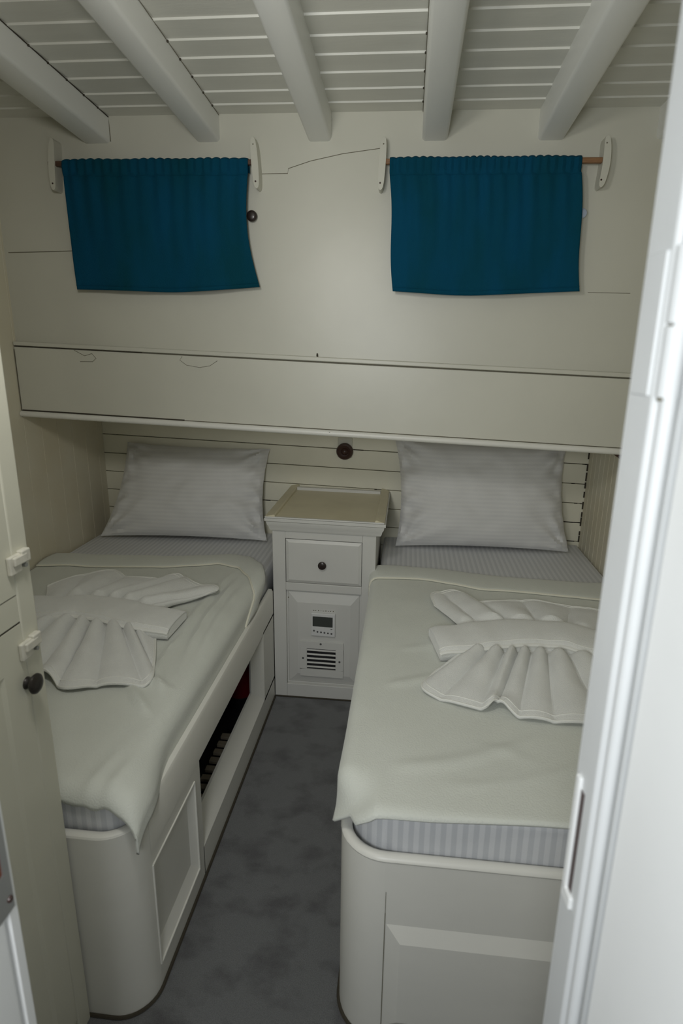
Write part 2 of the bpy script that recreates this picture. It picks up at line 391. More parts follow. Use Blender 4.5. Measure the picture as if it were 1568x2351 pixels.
# moulded tray top
m = MB(); pr = [(0, .772), (.010, .772), (.014, .780), (.016, .790), (.022, .800), (.024, .812), (.030, .816), (.030, .828)]
def ring(off, z): return [(-.531-off+.004, F-off, z), (-.102+off+.010-.003, F-off, z), (-.102+off+.007, YB-.003, z), (-.531-off+.004, YB-.003, z)]
for (o0, z0), (o1, z1) in zip(pr, pr[1:]):
    a, b = ring(o0, z0), ring(o1, z1)
    for i in range(4): m.quad(a[i], a[(i+1) % 4], b[(i+1) % 4], b[i])
m.quad(*ring(0, .772)); m.quad(*ring(.030, .8275))
m.warp(nw).build('top_moulding', NSP, ns)
m = MB().box(-.520, -.104, 2.292, 2.80, .8285, .8315); m.warp(nw).build('tray_floor', TRAYP, ns, bevel=.001)
m = MB()
m.prism([(-.557, .829), (-.512, .829), (-.514, .840), (-.518, .843), (-.556, .834)], lambda p, q, a: (p, a, q), 2.283, 2.853)
m.warp(nw).build('tray_rim', TRAYP, ns, bevel=.0015)
m = MB(); m.prism([(-.069, .829), (-.110, .829), (-.108, .840), (-.104, .843), (-.070, .834)], lambda p, q, a: (p, a, q), 2.283, 2.853)
m.warp(nw).build('tray_rim', TRAYP, ns, bevel=.0015)
m = MB().box(-.513, -.109, 2.775, 2.80, .829, .845); m.warp(nw).build('tray_rim', NSP, ns, bevel=.003)
m = MB().box(-.556, -.070, 2.279, 2.292, .828, .835); m.warp(nw).build('tray_rim', NSP, ns, bevel=.003)
def dv(r, y): return [(r[0], y, r[2]), (r[1], y, r[2]), (r[1], y, r[3]), (r[0], y, r[3])]
# drawer
m = MB(); rg = [dv((-.4755, -.1605, .5455, .7345), F+.020), dv((-.4755, -.1605, .5455, .7345), F+.002), dv((-.463, -.173, .558, .722), F-.004), dv((-.459, -.177, .562, .718), F-.0035)]
for a, b in zip(rg, rg[1:]):
    for i in range(4): m.quad(a[i], a[(i+1) % 4], b[(i+1) % 4], b[i])
m.quad(*rg[-1])
dr = m.warp(nw).build('drawer', NSP, ns, ang=12)
knob('knob', nw(-.322, F-.003, .633), .0172, KNOBD, None, parent=dr, d=.8)
# lower panel door: moulded frame and raised field
m = MB()
rg = [dv((-.4775, -.1585, .0665, .5075), F+.016), dv((-.472, -.164, .073, .501), F+.016), dv((-.468, -.168, .077, .497), F+.012), dv((-.430, -.202, .120, .456), F+.0005)]
for a, b in zip(rg, rg[1:]):
    for i in range(4): m.quad(a[i], a[(i+1) % 4], b[(i+1) % 4], b[i])
m.quad(*rg[-1])
nd = m.warp(nw).build('panel_door', NSP, ns, ang=12)
for x, z in ((-.468, .478), (-.395, .101), (-.40, .088), (-.37, .102)):
    pass
# thermostat
FD = F+.0005
th = MB().box(-.369, -.266, FD-.013, FD, .311, .416).warp(nw).build('control_panel', PLASTW, ns, bevel=.003)
th['label'] = 'white digital air conditioning control panel with grey screen'
MB().box(-.362, -.276, FD-.0142, FD-.012, .356, .402).warp(nw).build('screen', SCREEN, th, bevel=.001)
for i in range(6):
    MB().lathe([(.0042, 0), (.0036, .0015)], nw(-.356+i*.0150, FD-.013, .3325-.0012*i+(.003 if i == 0 else 0)), '-Y', 12).build('button', BUTTON, th)
MB().box(-.285, -.277, FD-.0136, FD-.012, .3455, .349).warp(nw).build('mark', BUTTON, th)
m = MB()
for i in range(9): 
    x = -.362+i*.0105+random.uniform(-.002, .002); w = random.uniform(.002, .006); m.box(x, x+w, FD-.0012, FD, .4225, .4225+random.uniform(.0015, .004))
m.warp(nw).build('chipped_paint', CRACK, nd)
# vent
vt = MB()
o, i_ = (-.418, -.230, .113, .281), (-.388, -.263, .148, .247)
for a in ((o[0], o[1], i_[3], o[3]), (o[0], o[1], o[2], i_[2]), (o[0], i_[0], i_[2], i_[3]), (i_[1], o[1], i_[2], i_[3])): vt.box(a[0], a[1], FD-.007, FD, a[2], a[3])
vt = vt.warp(nw).build('vent', NSP, ns, bevel=.0012); vt['label'] = 'white air vent plate with dark slots'
MB().box(i_[0], i_[1], FD-.0012, FD, i_[2], i_[3]).warp(nw).build('opening', BLACK, vt)
for k in range(5):
    zz = .1575+k*.0198
    m = MB(); m.prism([(0, .001), (-.006, -.0030), (-.0065, -.0012), (-.0005, .003)], lambda p, q, a: (a, FD-.0005+p, zz+q+.002), i_[0]-.001, i_[1]+.001)
    m.warp(nw).build('slat', NSP, vt)
for x, z in ((-.405, .199), (-.246, .192), (-.328, .2705)):
    MB().lathe([(.0048, 0), (.004, .0018)], nw(x, FD-.007, z), '-Y', 12).build('screw', BUTTON, vt)
for x, z in ((-.469, .470), (-.405, .096), (-.398, .088)):
    MB().lathe([(.003, 0), (.002, .001)], nw(x, F+.0125, z), '-Y', 10).build('screw_hole', CRACK, nd)

# ------------------------------------------------------------------ left bed
def footpath(xs, yf, xside, r, yend, sgn, n=10):
    """plan outline: along the foot, round the corner, up the side. sgn=+1 corner on the right"""
    p = [(xs, yf)]
    cx = xside - sgn*r
    for i in range(n+1):
        a = PI/2*i/n; p.append((cx+sgn*r*math.sin(a), yf+r-r*math.cos(a)))
    p.append((xside, yend)); return p
def wall_from_path(m, path, th, z0, z1, sgn):
    """board of thickness th following the plan path"""
    inner = []
    k = len(path)
    for j, p in enumerate(path):
        a, b = Vector(path[max(j-1, 0)]), Vector(path[min(j+1, k-1)])
        t = (b-a).normalized(); nrm = Vector((-t.y, t.x))*sgn
        inner.append(tuple(Vector(p)+nrm*th))
    for j in range(k-1):
        o0, o1, i0, i1 = path[j], path[j+1], inner[j], inner[j+1]
        m.quad((*o0, z0), (*o1, z0), (*o1, z1), (*o0, z1)); m.quad((*i0, z1), (*i1, z1), (*i1, z0), (*i0, z0))
        m.quad((*o0, z1), (*o1, z1), (*i1, z1), (*i0, z1)); m.quad((*i0, z0), (*i1, z0), (*o1, z0), (*o0, z0))
    return inner
XS = -.534
bed = thing('bed', (-1.02, 1.9, 0), 'left built-in white bed with an open dark storage hole in its side', 'bed', 'built-in beds')
m = MB(); pth = footpath(-.90, .963, XS, .082, 1.046, 1)
wall_from_path(m, pth[:-1], .022, 0, .500, 1); m.build('foot_board', PAINT, bed)
m = MB().tube([(p[0]*1-.0, p[1], .499) for p in [(-.90, .974)] + [(q[0], q[1]+.0) for q in footpath(-.90, .974, XS-.011, .072, 1.5, 1)[1:-1]]], .0078, 10, 1.45); m.build('rounded_rim', PAINT, bed)
# side: solid part with recessed panel
m = MB()
tx = lambda u, v, d: (XS+d, u, v)
m.panel(tx, (1.045, 1.366, 0, .392), (1.048, 1.322, .066, .358), (1.060, 1.300, .100, .345), -.016)
m.quad((XS-.022, 1.045, 0), (XS-.022, 1.366, 0), (XS-.022, 1.366, .392), (XS-.022, 1.045, .392))
m.quad((XS, 1.366, 0), (XS-.022, 1.366, 0), (XS-.022, 1.366, .392), (XS, 1.366, .392))
m.quad((XS, 1.045, .0), (XS, 1.045, .392), (XS-.022, 1.045, .392), (XS-.022, 1.045, .0))
m.build('side_panel', PAINT, bed, ang=12)
m = MB()
for a, b in (((1.048, .066), (1.322, .066)), ((1.322, .066), (1.322, .358)), ((1.322, .358), (1.048, .358)), ((1.048, .358), (1.048, .066))):
    m.tube([(XS+.0005, a[0], a[1]), (XS+.0005, b[0], b[1])], .0026, 8, 1, (1, 0, 0))
m.build('panel_moulding', PAINT, bed)
m = MB().prism([(XS-.024, .3915), (XS, .3915), (XS, .503), (XS-.005, .512), (XS-.019, .512), (XS-.024, .505)], lambda p, q, a: (p, a, q), 1.046, 2.308)
m.build('side_rail', PAINT, bed)
m = MB().prism([(XS-.048, 0), (XS-.048, .158), (XS-.040, .158), (XS, .100), (XS, 0)], lambda p, q, a: (p, a, q), 1.362, 2.308); m.build('bottom_rail', PAINT, bed, ang=12)
m = MB().prism([(XS-.048, 2.072), (XS-.040, 2.066), (XS, 2.125), (XS, 2.308), (XS-.048, 2.308)], lambda p, q, a: (p, q, a), .09, .40); m.build('end_stile', PAINT, bed, ang=12)
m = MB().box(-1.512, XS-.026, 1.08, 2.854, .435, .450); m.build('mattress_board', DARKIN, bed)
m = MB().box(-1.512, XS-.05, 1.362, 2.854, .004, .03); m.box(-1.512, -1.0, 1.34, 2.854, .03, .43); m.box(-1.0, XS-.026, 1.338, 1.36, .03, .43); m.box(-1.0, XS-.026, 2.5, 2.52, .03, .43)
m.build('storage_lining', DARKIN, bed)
m = MB(); y = 1.378
for k in range(11):
    m.box(-.625, XS-.050, y, y+.024, .122, .134); y += .044
m.build('storage_slats', RAWSLAT, bed, bevel=.002)
m = MB().tube([(q[0]+.001, q[1]-.001, .003) for q in footpath(-.68, .961, XS+.002, .083, 2.306, 1)], .0045, 6); m.build('contact_shadow', GAP, bed)  # dark tube drawn as the contact shadow where the bed base meets the carpet
rc = thing('canister', (-.655, 2.19, .031), 'dim red canister standing inside the dark storage hole of the left bed', 'canister')
MB().lathe([(.047, .03), (.052, .034), (.052, .15), (.046, .175), (.02, .195), (.016, .21)], (-.655, 2.19, .031), 'Z', 28).build('body', RED, rc)
MB().lathe([(.05, 0), (.056, .003), (.056, .05), (.05, .055)], (-.655, 2.19, .031), 'Z', 28).build('foot_ring', BLACK, rc)

def rounded_mattress(name, x0, x1, y0, y1, z0, z1, r, corner, label, cr):
    """slab with soft top edges and one rounded foot corner ('R' or 'L')"""
    pl = []
    if corner == 'R':
        pl = [(x0, y0)] + [(x1-cr+cr*math.sin(a), y0+cr-cr*math.cos(a)) for a in [PI/2*i/10 for i in range(11)]] + [(x1, y1), (x0, y1)]
    else:
        pl = [(x1, y1), (x0, y1)] + [(x0+cr-cr*math.cos(a), y0+cr-cr*math.sin(a)) for a in [PI/2*i/10 for i in range(11)]] + [(x1, y0)]
    m = MB(); k = len(pl); cx, cy = (x0+x1)/2, (y0+y1)/2
    def lev(off, z):
        out = []
        for px, py in pl:
            sx = (abs(px-cx)-off)/abs(px-cx); sy = (abs(py-cy)-off)/abs(py-cy); out.append((cx+(px-cx)*sx, cy+(py-cy)*sy, z))
        return out
    L_ = [lev(.006, z0), lev(0, z0+.01)] + [lev(r-r*math.cos(a), z1-r+r*math.sin(a)) for a in [PI/2*i/6 for i in range(7)]]
    for a, b in zip(L_, L_[1:]):
        for i in range(k): m.quad(a[i], a[(i+1) % k], b[(i+1) % k], b[i])
    n = len(m.v); m.v += L_[-1]; m.f.append(tuple(range(n, n+k))); n = len(m.v); m.v += L_[0]; m.f.append(tuple(range(n, n+k))[::-1])
    o = m.build(name, SHEET); return tag(o, label, 'mattress', 'mattresses in striped sheets')
rounded_mattress('mattress', XL+.004, -.5605, .992, YB-.003, .451, .592, .035, 'R', 'mattress in a pale grey striped sheet on the left bed', .06)
rounded_mattress('mattress', -.088, XR-.004, 1.014, YB-.003, .451, .597, .020, 'L', 'mattress in a pale grey striped sheet on the right bed, showing at the foot', .12)

# ------------------------------------------------------------------ blankets
def over(d, r):
    if d <= 0: return d, 0.
    if d < r*PI/2: return r*math.sin(d/r), -(r-r*math.cos(d/r))
    return r, -(r+d-r*PI/2)
def drape_left(p, q, lift=0.):
    """flat cloth coords (p across, q along) over the left mattress"""
    xe, ye, r, zt = -.600, 1.030, .042, .597
    ox, zx = over(p-xe, r); oy, zy = over(ye-q, r)
    foot = max(0, min(1, (1.30-q)/.27)); foot = foot*foot*(3-2*foot)
    w = .011*nz(p+5, q, 3.2) + .005*nz(p, q+9, 8)
    # long soft folds near the side, a few diagonal creases, gathers above the foot corner
    for c, s, y0, y1, a in ((-.655, .16, 1.40, 2.25, .016), (-.705, .22, 1.50, 2.3, .012), (-.612, .10, 1.45, 2.2, .013)):
        e = max(0, min(1, (q-y0)/.25))*max(0, min(1, (y1-q)/.2)); d = (p-(c+s*(1.95-q)*(1.95-q)))/.016
        w += a*e*math.exp(-d*d)
    for (px, py, dx, dy, ln, a) in ((-.78, 1.55, .5, -.85, .36, .014), (-.70, 1.68, .25, -.95, .36, .012), (-.75, 1.45, .9, -.25, .17, .011)):
        t = (p-px)*dx+(q-py)*dy; sdist = -(p-px)*dy+(q-py)*dx+.03*math.sin(t*9)
        e = max(0, min(1, t/.06))*max(0, min(1, (ln-t)/.08)); w += a*e*math.exp(-(sdist/.013)**2)
    for c, a in ((-.640, .011), (-.592, .013), (-.700, .005)):
        d = (p-c-.10*(q-1.0))/.018; w += a*foot**1.3*math.exp(-d*d)
    if w < 0: w *= .3
    z = zt+w*(1 if p < xe+.03 else .6)+zx+zy+lift
    sd = max(0, p-xe)/.08; sd = min(1, sd)
    x = xe+ox + foot**2*.030*sd + (.004+.6*w)*sd*foot + lift*min(1, max(0, p-xe)/.05)*.7
    y = ye-oy - .018*max(0, min(1, (ye-q)/.05))*sd - lift*min(1, max(0, ye-q)/.05)*.5
    if sd > 0 and foot > .25: z = max(z, .455)
    elif sd > 0: z = max(z, .480)
    return Vector((x, y, z))
LQF = [(-1.52, 2.35), (-1.30, 2.365), (-1.07, 2.385), (-.86, 2.42), (-.74, 2.455), (-.66, 2.435), (-.60, 2.37), (-.54, 2.25), (-.47, 2.10)]
LQN = [(-1.52, 2.19), (-1.30, 2.225), (-1.0, 2.258), (-.86, 2.30), (-.77, 2.333), (-.68, 2.300), (-.62, 2.22), (-.56, 2.10), (-.47, 1.93)]
LFT = [(-1.52, .995), (-.90, .992), (-.72, .978), (-.62, .962), (-.56, .966), (-.47, .975)]
def bl_left(u, v):
    p = -1.508+(1.508-.478)*u; q0, q1 = lerp(LFT, p), lerp(LQF, p)-.012
    return drape_left(p, q0+(q1-q0)*v)
bk = tag(MB().grid(bl_left, 130, 150).build('blanket', BLANKET, solid=.006), 'cream blanket on the left bed, its foot corner hanging over the bed frame', 'blanket', 'cream blankets')
def fold_left(u, v):
    p = -1.506+(1.506-.480)*u; q0, q1 = lerp(LQN, p), lerp(LQF, p)
    t = v; l = .008+.010*math.sin(PI*min(t, 1))**.6
    if t > .93: l *= (1-t)/.07*.9+.1
    return drape_left(p, q0+(q1-q0)*t, l)
MB().grid(fold_left, 110, 16).build('turned_back_edge', BLANKET, bk, solid=.005)
MB().tube([fold_left(i/90, 0)+Vector((0, -.001, .001)) for i in range(91)], .0042, 8).build('piping', BLANKET2, bk)

def drape_right(p, q, lift=0.):
    xe, ye, r, zt = -.086, 1.018, .030, .603
    ox, zx = over(xe-p, r); oy, zy = over(ye-q, .020)
    w = .007*nz(p+2, q, 3.0) + .0032*nz(p+4, q+9, 9)
    for (px, py, dx, dy, ln, a) in ((-.05, 1.46, .87, .48, .26, .007), (-.01, 1.12, .90, .42, .42, .006), (.10, 1.08, .93, .35, .40, .004), (-.02, 1.66, .85, .5, .2, .005), (.36, 1.17, -.95, .28, .20, .004)):
        t = (p-px)*dx+(q-py)*dy; sdist = -(p-px)*dy+(q-py)*dx+.02*math.sin(t*8)
        e = max(0, min(1, t/.06))*max(0, min(1, (ln-t)/.12)); w += a*e*math.exp(-(sdist/.02)**2)
    if w < 0: w *= .3
    sd = min(1, max(0, xe-p)/.05)
    foot = max(0, min(1, (1.25-q)/.22))
    x = xe-ox - lift*sd*.6 - .004*foot*sd
    y = ye-oy-.01*max(0, min(1, (ye-q)/.03))
    c = max(0, min(1, (1.13-q)/.11)); c = c*c*(3-2*c)
    if p < -.028 and c > 0:
        t = min(1, (-.028-p)/.168)
        return Vector((x, y, zt+w+zx+zy+lift)).lerp(Vector((-.028-.094*t, y+.030*t**1.5, zt+w*(1-t)+zy+lift-.088*t**1.15)), c)
    return Vector((x, y, zt+w+zx+zy+lift))
RQF = [(-.22, 2.40), (-.09, 2.394), (.146, 2.375), (.424, 2.330), (.79, 2.305), (.85, 2.30)]
RQN = [(-.22, 2.25), (-.11, 2.246), (.072, 2.258), (.20, 2.225), (.32, 2.181), (.466, 2.176), (.736, 2.143), (.85, 2.14)]
RFT = [(-.22, 1.035), (-.13, 1.020), (-.10, .998), (-.05, .994), (.0, .996), (.3, 1.008), (.85, 1.01)]
def bl_right(u, v):
    p = -.196+(.196+.842)*u; q0, q1 = lerp(RFT, p), lerp(RQF, p)-.012
    return drape_right(p, q0+(q1-q0)*v)
bk = tag(MB().grid(bl_right, 120, 140).build('blanket', BLANKET, solid=.006), 'cream blanket on the right bed, ending in a straight edge above the striped mattress', 'blanket', 'cream blankets')
def fold_right(u, v):
    p = -.196+(.196+.840)*u; q0, q1 = lerp(RQN, p), lerp(RQF, p)
    l = .008+.009*math.sin(PI*v)**.6
    if v > .93: l *= (1-v)/.07*.9+.1
    return drape_right(p, q0+(q1-q0)*v, l)
MB().grid(fold_right, 100, 16).build('turned_back_edge', BLANKET, bk, solid=.005)
MB().tube([fold_right(i/90, 0)+Vector((0, -.001, .001)) for i in range(91)], .0042, 8).build('piping', BLANKET2, bk)

# ------------------------------------------------------------------ right bed
XS2 = -.106
bed2 = thing('bed', (.37, 1.9, 0), 'right built-in white bed with a rounded corner and a raised panel at its foot', 'bed', 'built-in beds')
m = MB(); pth = footpath(-.004, .986, XS2, .100, 2.305, -1)
wall_from_path(m, pth[1:], .022, 0, .497, -1); m.build('rounded_side', PAINT, bed2)
m = MB(); m.panel(lambda u, v, d: (u, .986-d, v), (-.0065, .846, .0, .497), (.000, .80, .048, .336), (.030, .77, .080, .300), .013)
m.quad((-.0065, 1.008, 0), (.846, 1.008, 0), (.846, 1.008, .497), (-.0065, 1.008, .497)); m.quad((-.0065, .986, .497), (.846, .986, .497), (.846, 1.008, .497), (-.0065, 1.008, .497))
m.build('foot_board', PAINT, bed2, ang=12)
m = MB()
for a in ((-.0040, -.0022, .0, .365), (-.0036, -.0026, .365, .42)): m.box(a[0], a[1], .9848, .988, a[2], a[3])
m.box(0, .80, .9848, .988, .0455, .0475); m.build('panel_joint', CRACK, bed2)
m = MB().tube([(p[0], p[1], .497) for p in [(.846, .997), (.4, .997)] + [(q[0], q[1]) for q in footpath(0, .997, XS2+.011, .089, 2.305, -1)]], .010, 10, 1.25); m.build('rounded_rim', PAINT, bed2)
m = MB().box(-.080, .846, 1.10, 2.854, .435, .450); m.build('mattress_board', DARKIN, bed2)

m = MB().tube([(q[0], q[1]-.001, .003) for q in [(.846, .983)] + footpath(-.004, .984, XS2-.002, .101, 2.306, -1)], .0045, 6); m.build('contact_shadow', GAP, bed2)  # contact shadow along the right bed base, modelled as a dark tube
MB().tube([(-.53, F-.001, .003), (-.105, F-.001, .003)], .004, 6).build('contact_shadow', GAP, ns)  # same dark tube for the contact shadow under the nightstand front

# ------------------------------------------------------------------ pillows
def pillow(bl, br, tl, tr, thick, label, seed, slump):
    pts = [Vector(p) for p in (bl, br, tl, tr)]
    nrm = ((pts[1]-pts[0]).cross(pts[2]-pts[0])).normalized()
    if nrm.y > 0: nrm = -nrm
    def base(u, v): return (pts[0]*(1-u)+pts[1]*u)*(1-v)+(pts[2]*(1-u)+pts[3]*u)*v
    def side(sg):
        def fn(u, v):
            U, V = 2*u-1, 2*v-1
            # edges pull in between the corners
            cu, cv = U*(1-.075*(1-V*V)), V*(1-.05*(1-U*U))
            h = max(0, (1-abs(U)**2.6))**.55*max(0, (1-abs(V)**2.4))**.6
            h *= 1 + .10*slump*(-V)
            edge = max(abs(U), abs(V))
            k = (1-edge)
            wr = 0
            for i, (eu, ev, ang) in enumerate(((-1, -1, .8), (1, -1, 2.3), (-1, 1, -.8), (1, 1, -2.3))):
                du, dv_ = (U-eu), (V-ev)*.6; rr = math.hypot(du, dv_); th = math.atan2(dv_, du)
                wr += .011*math.sin(th*11+seed+i)*math.exp(-(rr/.42)**2)*min(1, rr*5)
            wr += .012*math.sin(V*16+seed)*math.exp(-((abs(U)-.95)/.16)**2)*min(1, k*14)
            wr += .010*nz(U*1.5+seed, V*1.5, 1.3) + .006*nz(U*3+seed, V*3, 1.6)
            p = base((cu+1)/2, (cv+1)/2) + nrm*sg*(thick*h*(1 if sg > 0 else .62) + (wr*min(1, k*9) if sg > 0 else 0))
            if edge > .9: p += nrm*(.004*math.sin(U*23+seed)*math.sin(V*19+seed))*min(1, (edge-.9)*10)
            if p.y > YB-.006: p.y = YB-.006
            return p
        return fn
    m = MB().grid(side(1), 70, 48).grid(side(-1), 70, 48)
    o = m.build('pillow', PILLOW); return tag(o, label, 'pillow', 'white striped pillows')
pillow((-1.452, 2.625, .606), (-.640, 2.665, .606), (-1.378, 2.835, 1.034), (-.655, 2.835, 1.022), .088, 'white striped pillow on the left bed, leaning on the boarded wall', 1.0, 1.)
pillow((-.028, 2.675, .607), (.765, 2.700, .607), (-.055, 2.842, 1.105), (.742, 2.842, 1.092), .095, 'white striped pillow on the right bed, its top tucked up under the locker', 4.0, .6)

# ------------------------------------------------------------------ towels folded into bows
def fan(m, inner, outer, n, z0, amp, seed, lifts=(), zin=.022):
    def fn(u, v):
        a = poly_at([(x, y, 0) for x, y in inner], u); b = poly_at([(x, y, 0) for x, y in outer], u)
        p = a.lerp(b, v)
        ph = PI*n*(u+.02*math.sin(7*u+seed))
        lobe = abs(math.sin(ph))**.6
        env = min(1, max(0, v-.07)/.13); env = env*env*(3-2*env)
        z = z0 + .010*(1-v) + env*min(1, math.sin(PI*min(max(u, .001), .999))*1.6)**.8*(lobe*amp*1.25*((1-v)**.7*.85+.22)) + .004*nz(p.x+seed, p.y, 14) + .004*math.sin(5*u+seed)*v
        for lx, ly, lr, lh in lifts: z += lh*math.exp(-((p.x-lx)**2+(p.y-ly)**2)/lr**2)
        sw = math.cos(ph)*(1 if math.sin(ph) > 0 else -1)*.004*(1-v)
        return Vector((p.x+sw, p.y, z))
    m.grid(fn, 150, 36); return fn
def towel(loc, label, low, up, band, bw, zb):
    t = thing('towel', loc, label, 'towel', 'white towels folded into bows')
    for k, (inner, outer, n, amp, seed, lifts) in enumerate((low, up)):
        m = MB(); fn = fan(m, inner, outer, n, zb, amp, seed, lifts)
        f = m.build('pleated_fan', TOWEL, t, solid=.006)
        for dv2 in (.995, .94): MB().tube([fn(i/90, dv2)+Vector((0, 0, .0032)) for i in range(91)], .0026 if dv2 > .99 else .0016, 6).build('hem', TOWELH, f)
    # wrapped band: flattened sleeve with a folded lip along its near side
    def sec(u, v):
        c = poly_at(band, u); d = (poly_at(band, min(u+.02, 1))-poly_at(band, max(u-.02, 0))); d.z = 0; d.normalize(); s = Vector((-d.y, d.x, 0))
        a = PI*(1-v)
        e = .050*(1-(2*u-1)**6*.40)
        prof = math.sin(a)**.28
        return c + s*(-math.cos(a)*bw/2*-1) + Vector((0, 0, zb-.001 + (e+.004*nz(c.x*3, c.y, 5)+.002*math.sin(u*31))*prof))
    m = MB().grid(sec, 70, 18); bo = m.build('band', TOWEL, t, solid=.004)
    lip = []
    for i in range(61):
        u = i/60; lip.append(sec(u, .965 if (sec(.5, 1).y < sec(.5, 0).y) else .035)+Vector((0, 0, .002)))
    MB().tube(lip, .0065, 8).build('lip', TOWELH, bo)
    lip2 = [sec(i/60, .82 if (sec(.5, 1).y < sec(.5, 0).y) else .18)+Vector((0, 0, .0015)) for i in range(61)]
    MB().tube(lip2, .0022, 6).build('stitch_line', TOWELH, bo)
    # open ends of the sleeve
    for uu in (0.004, .996):
        n = 18; m = MB(); pts = [sec(uu, j/n) for j in range(n+1)]; i0 = len(m.v); m.v += [tuple(p) for p in pts]; m.f.append(tuple(range(i0, i0+n+1))); m.build('end', TOWEL, bo, smooth=False)
    return t
towel((-1.0, 1.75, .605), 'white towel folded into a bow on the left bed blanket',
      ([(-1.15, 1.71), (-1.06, 1.735), (-.95, 1.72), (-.83, 1.69)],
       [(-1.36, 1.60), (-1.30, 1.47), (-1.15, 1.38), (-1.02, 1.375), (-.945, 1.362), (-.873, 1.322), (-.785, 1.358), (-.672, 1.380), (-.695, 1.48), (-.765, 1.655)], 8, .038, .3, ((-.97, 1.36, .05, .022),)),
      ([(-1.23, 1.80), (-1.10, 1.82), (-.97, 1.81), (-.84, 1.78)],
       [(-1.33, 1.98), (-1.27, 2.10), (-1.165, 2.165), (-1.06, 2.115), (-.95, 2.125), (-.878, 2.172), (-.80, 2.10), (-.680, 2.035), (-.70, 1.975), (-.80, 1.90)], 7, .034, 1.9, ((-.70, 2.02, .06, .012),)),
      [(-1.40, 1.775, 0), (-1.28, 1.755, 0), (-1.17, 1.757, 0), (-1.06, 1.778, 0), (-.95, 1.762, 0), (-.83, 1.728, 0), (-.718, 1.722, 0)], .155, .607)
towel((.43, 1.74, .61), 'white towel folded into a bow on the right bed blanket',
      ([(.22, 1.675), (.33, 1.695), (.46, 1.71), (.60, 1.68)],
       [(.17, 1.615), (.105, 1.53), (.070, 1.440), (.149, 1.388), (.225, 1.366), (.262, 1.385), (.305, 1.345), (.38, 1.335), (.47, 1.335), (.60, 1.36), (.74, 1.44), (.80, 1.56)], 9, .034, 2.7, ((.262, 1.385, .035, .018),)),
      ([(.21, 1.80), (.34, 1.82), (.48, 1.83), (.62, 1.80)],
       [(.125, 1.99), (.118, 2.085), (.20, 2.125), (.27, 2.06), (.33, 2.05), (.45, 2.085), (.56, 2.070), (.70, 2.035), (.78, 1.95)], 5, .030, .9, ()),
      [(.112, 1.690, 0), (.20, 1.708, 0), (.30, 1.745, 0), (.42, 1.770, 0), (.52, 1.760, 0), (.62, 1.715, 0), (.78, 1.64, 0)], .160, .613)

# ------------------------------------------------------------------ wardrobe on the left
XW = -.674
wd = thing('wardrobe', (-1.09, .73, 0), 'tall white built-in wardrobe at the left edge with two doors and latches', 'wardrobe')
m = MB().box(XL+.002, XW-.001, .510, .957, 0, 2.30); m.build('carcass', WARDP, wd, bevel=.004)
m = MB(); m.box(XW-.004, XW+.004, .912, .957, 0, 2.30); m.build('corner_post', WARDP, wd, bevel=.004)
ud = MB().panel(lambda u, v, d: (XW+.003+d, u, v), (.512, .910, 1.074, 2.25), (.56, .862, 1.124, 2.20), (.585, .838, 1.15, 2.17), -.008)
ud.box(XW-.002, XW+.0028, .512, .910, 1.074, 2.25); ud = ud.build('door', WARDP, wd, ang=12)
ld = MB().panel(lambda u, v, d: (XW+.003+d, u, v), (.512, .910, .06, 1.018), (.56, .850, .11, .945), (.578, .832, .13, .925), -.009)
ld.box(XW-.012, XW+.0028, .852, .910, .06, 1.018); ld.box(XW-.012, XW+.0028, .512, .56, .06, 1.018); ld = ld.build('door', WARDP, wd, ang=12)
m = MB().box(XW-.001, XW+.0006, .512, .912, 1.018, 1.0225); m.box(XW-.001, XW+.0006, .512, .912, 1.0715, 1.0745)
m.build('door_gap', GAP, wd)
MB().box(XW-.003, XW+.0024, .512, .910, 1.0225, 1.0715).build('rail', WARDP, wd)
for pd, zz, dk in ((ud, 1.133, True), (ld, .970, False)):
    m = MB().box(XW+.003, XW+.012, .893, .925, zz-.020, zz+.014); m.box(XW+.003, XW+.016, .922, .946, zz-.006, zz+.018); m.box(XW+.010, XW+.017, .900, .936, zz-.005, zz+.012)
    la = m.build('latch', LATCH, pd, bevel=.003)
    MB().lathe([(.004, 0), (.004, .012)], (XW+.004, .930, zz-.010), 'X', 10).build('bolt', METAL, la)
kk = knob('knob', (XW+.003, .904, .902), .0190, KNOBB, None, parent=ld, ax='X', d=.85)

# ------------------------------------------------------------------ door frame and open door leaf at the right
# left jamb, rebated, with strike plate
m = MB().prism([(-.430, .510), (-.430, .4955), (-.437, .4945), (-.437, .489), (-.431, .487), (-.431, .40), (-.475, .40), (-.475, .510)], lambda p, q, a: (p, q, a), 0, 2.06)
j1 = struct(m.build('trim_1', DOORP, bevel=.0015))
m = MB(); 
for a in ((.477, .4825, .872, 1.008), (.4945, .504, .872, 1.008), (.4825, .4945, .968, 1.008), (.4825, .4945, .872, .925)): m.box(-.4315, -.4285, *a)
sp = m.build('strike_plate', METAL, j1); sp['label'] = 'dull metal strike plate with a bare wooden hole'
MB().box(-.4318, -.4305, .482, .495, .924, .969).build('latch_hole', RUSTW, sp)
MB().box(-.4316, -.4275, .478, .503, 1.006, 1.020).build('lip', BLACK, sp, bevel=.002)
MB().lathe([(.0042, 0), (.0036, .002)], (-.4286, .498, .888), 'X', 12).build('screw', KNOBR, sp)
# right jamb
m = MB().prism([(.1755, .510), (.1790, .470), (.1935, .462), (.2000, .440), (.250, .440), (.250, .510)], lambda p, q, a: (p, q, a), 0, 2.06)
j2 = struct(m.build('trim_2', JAMBP, bevel=.002))
struct(MB().box(-.475, .25, .40, .510, 2.04, 2.07).build('trim_3', DOORP, bevel=.002))
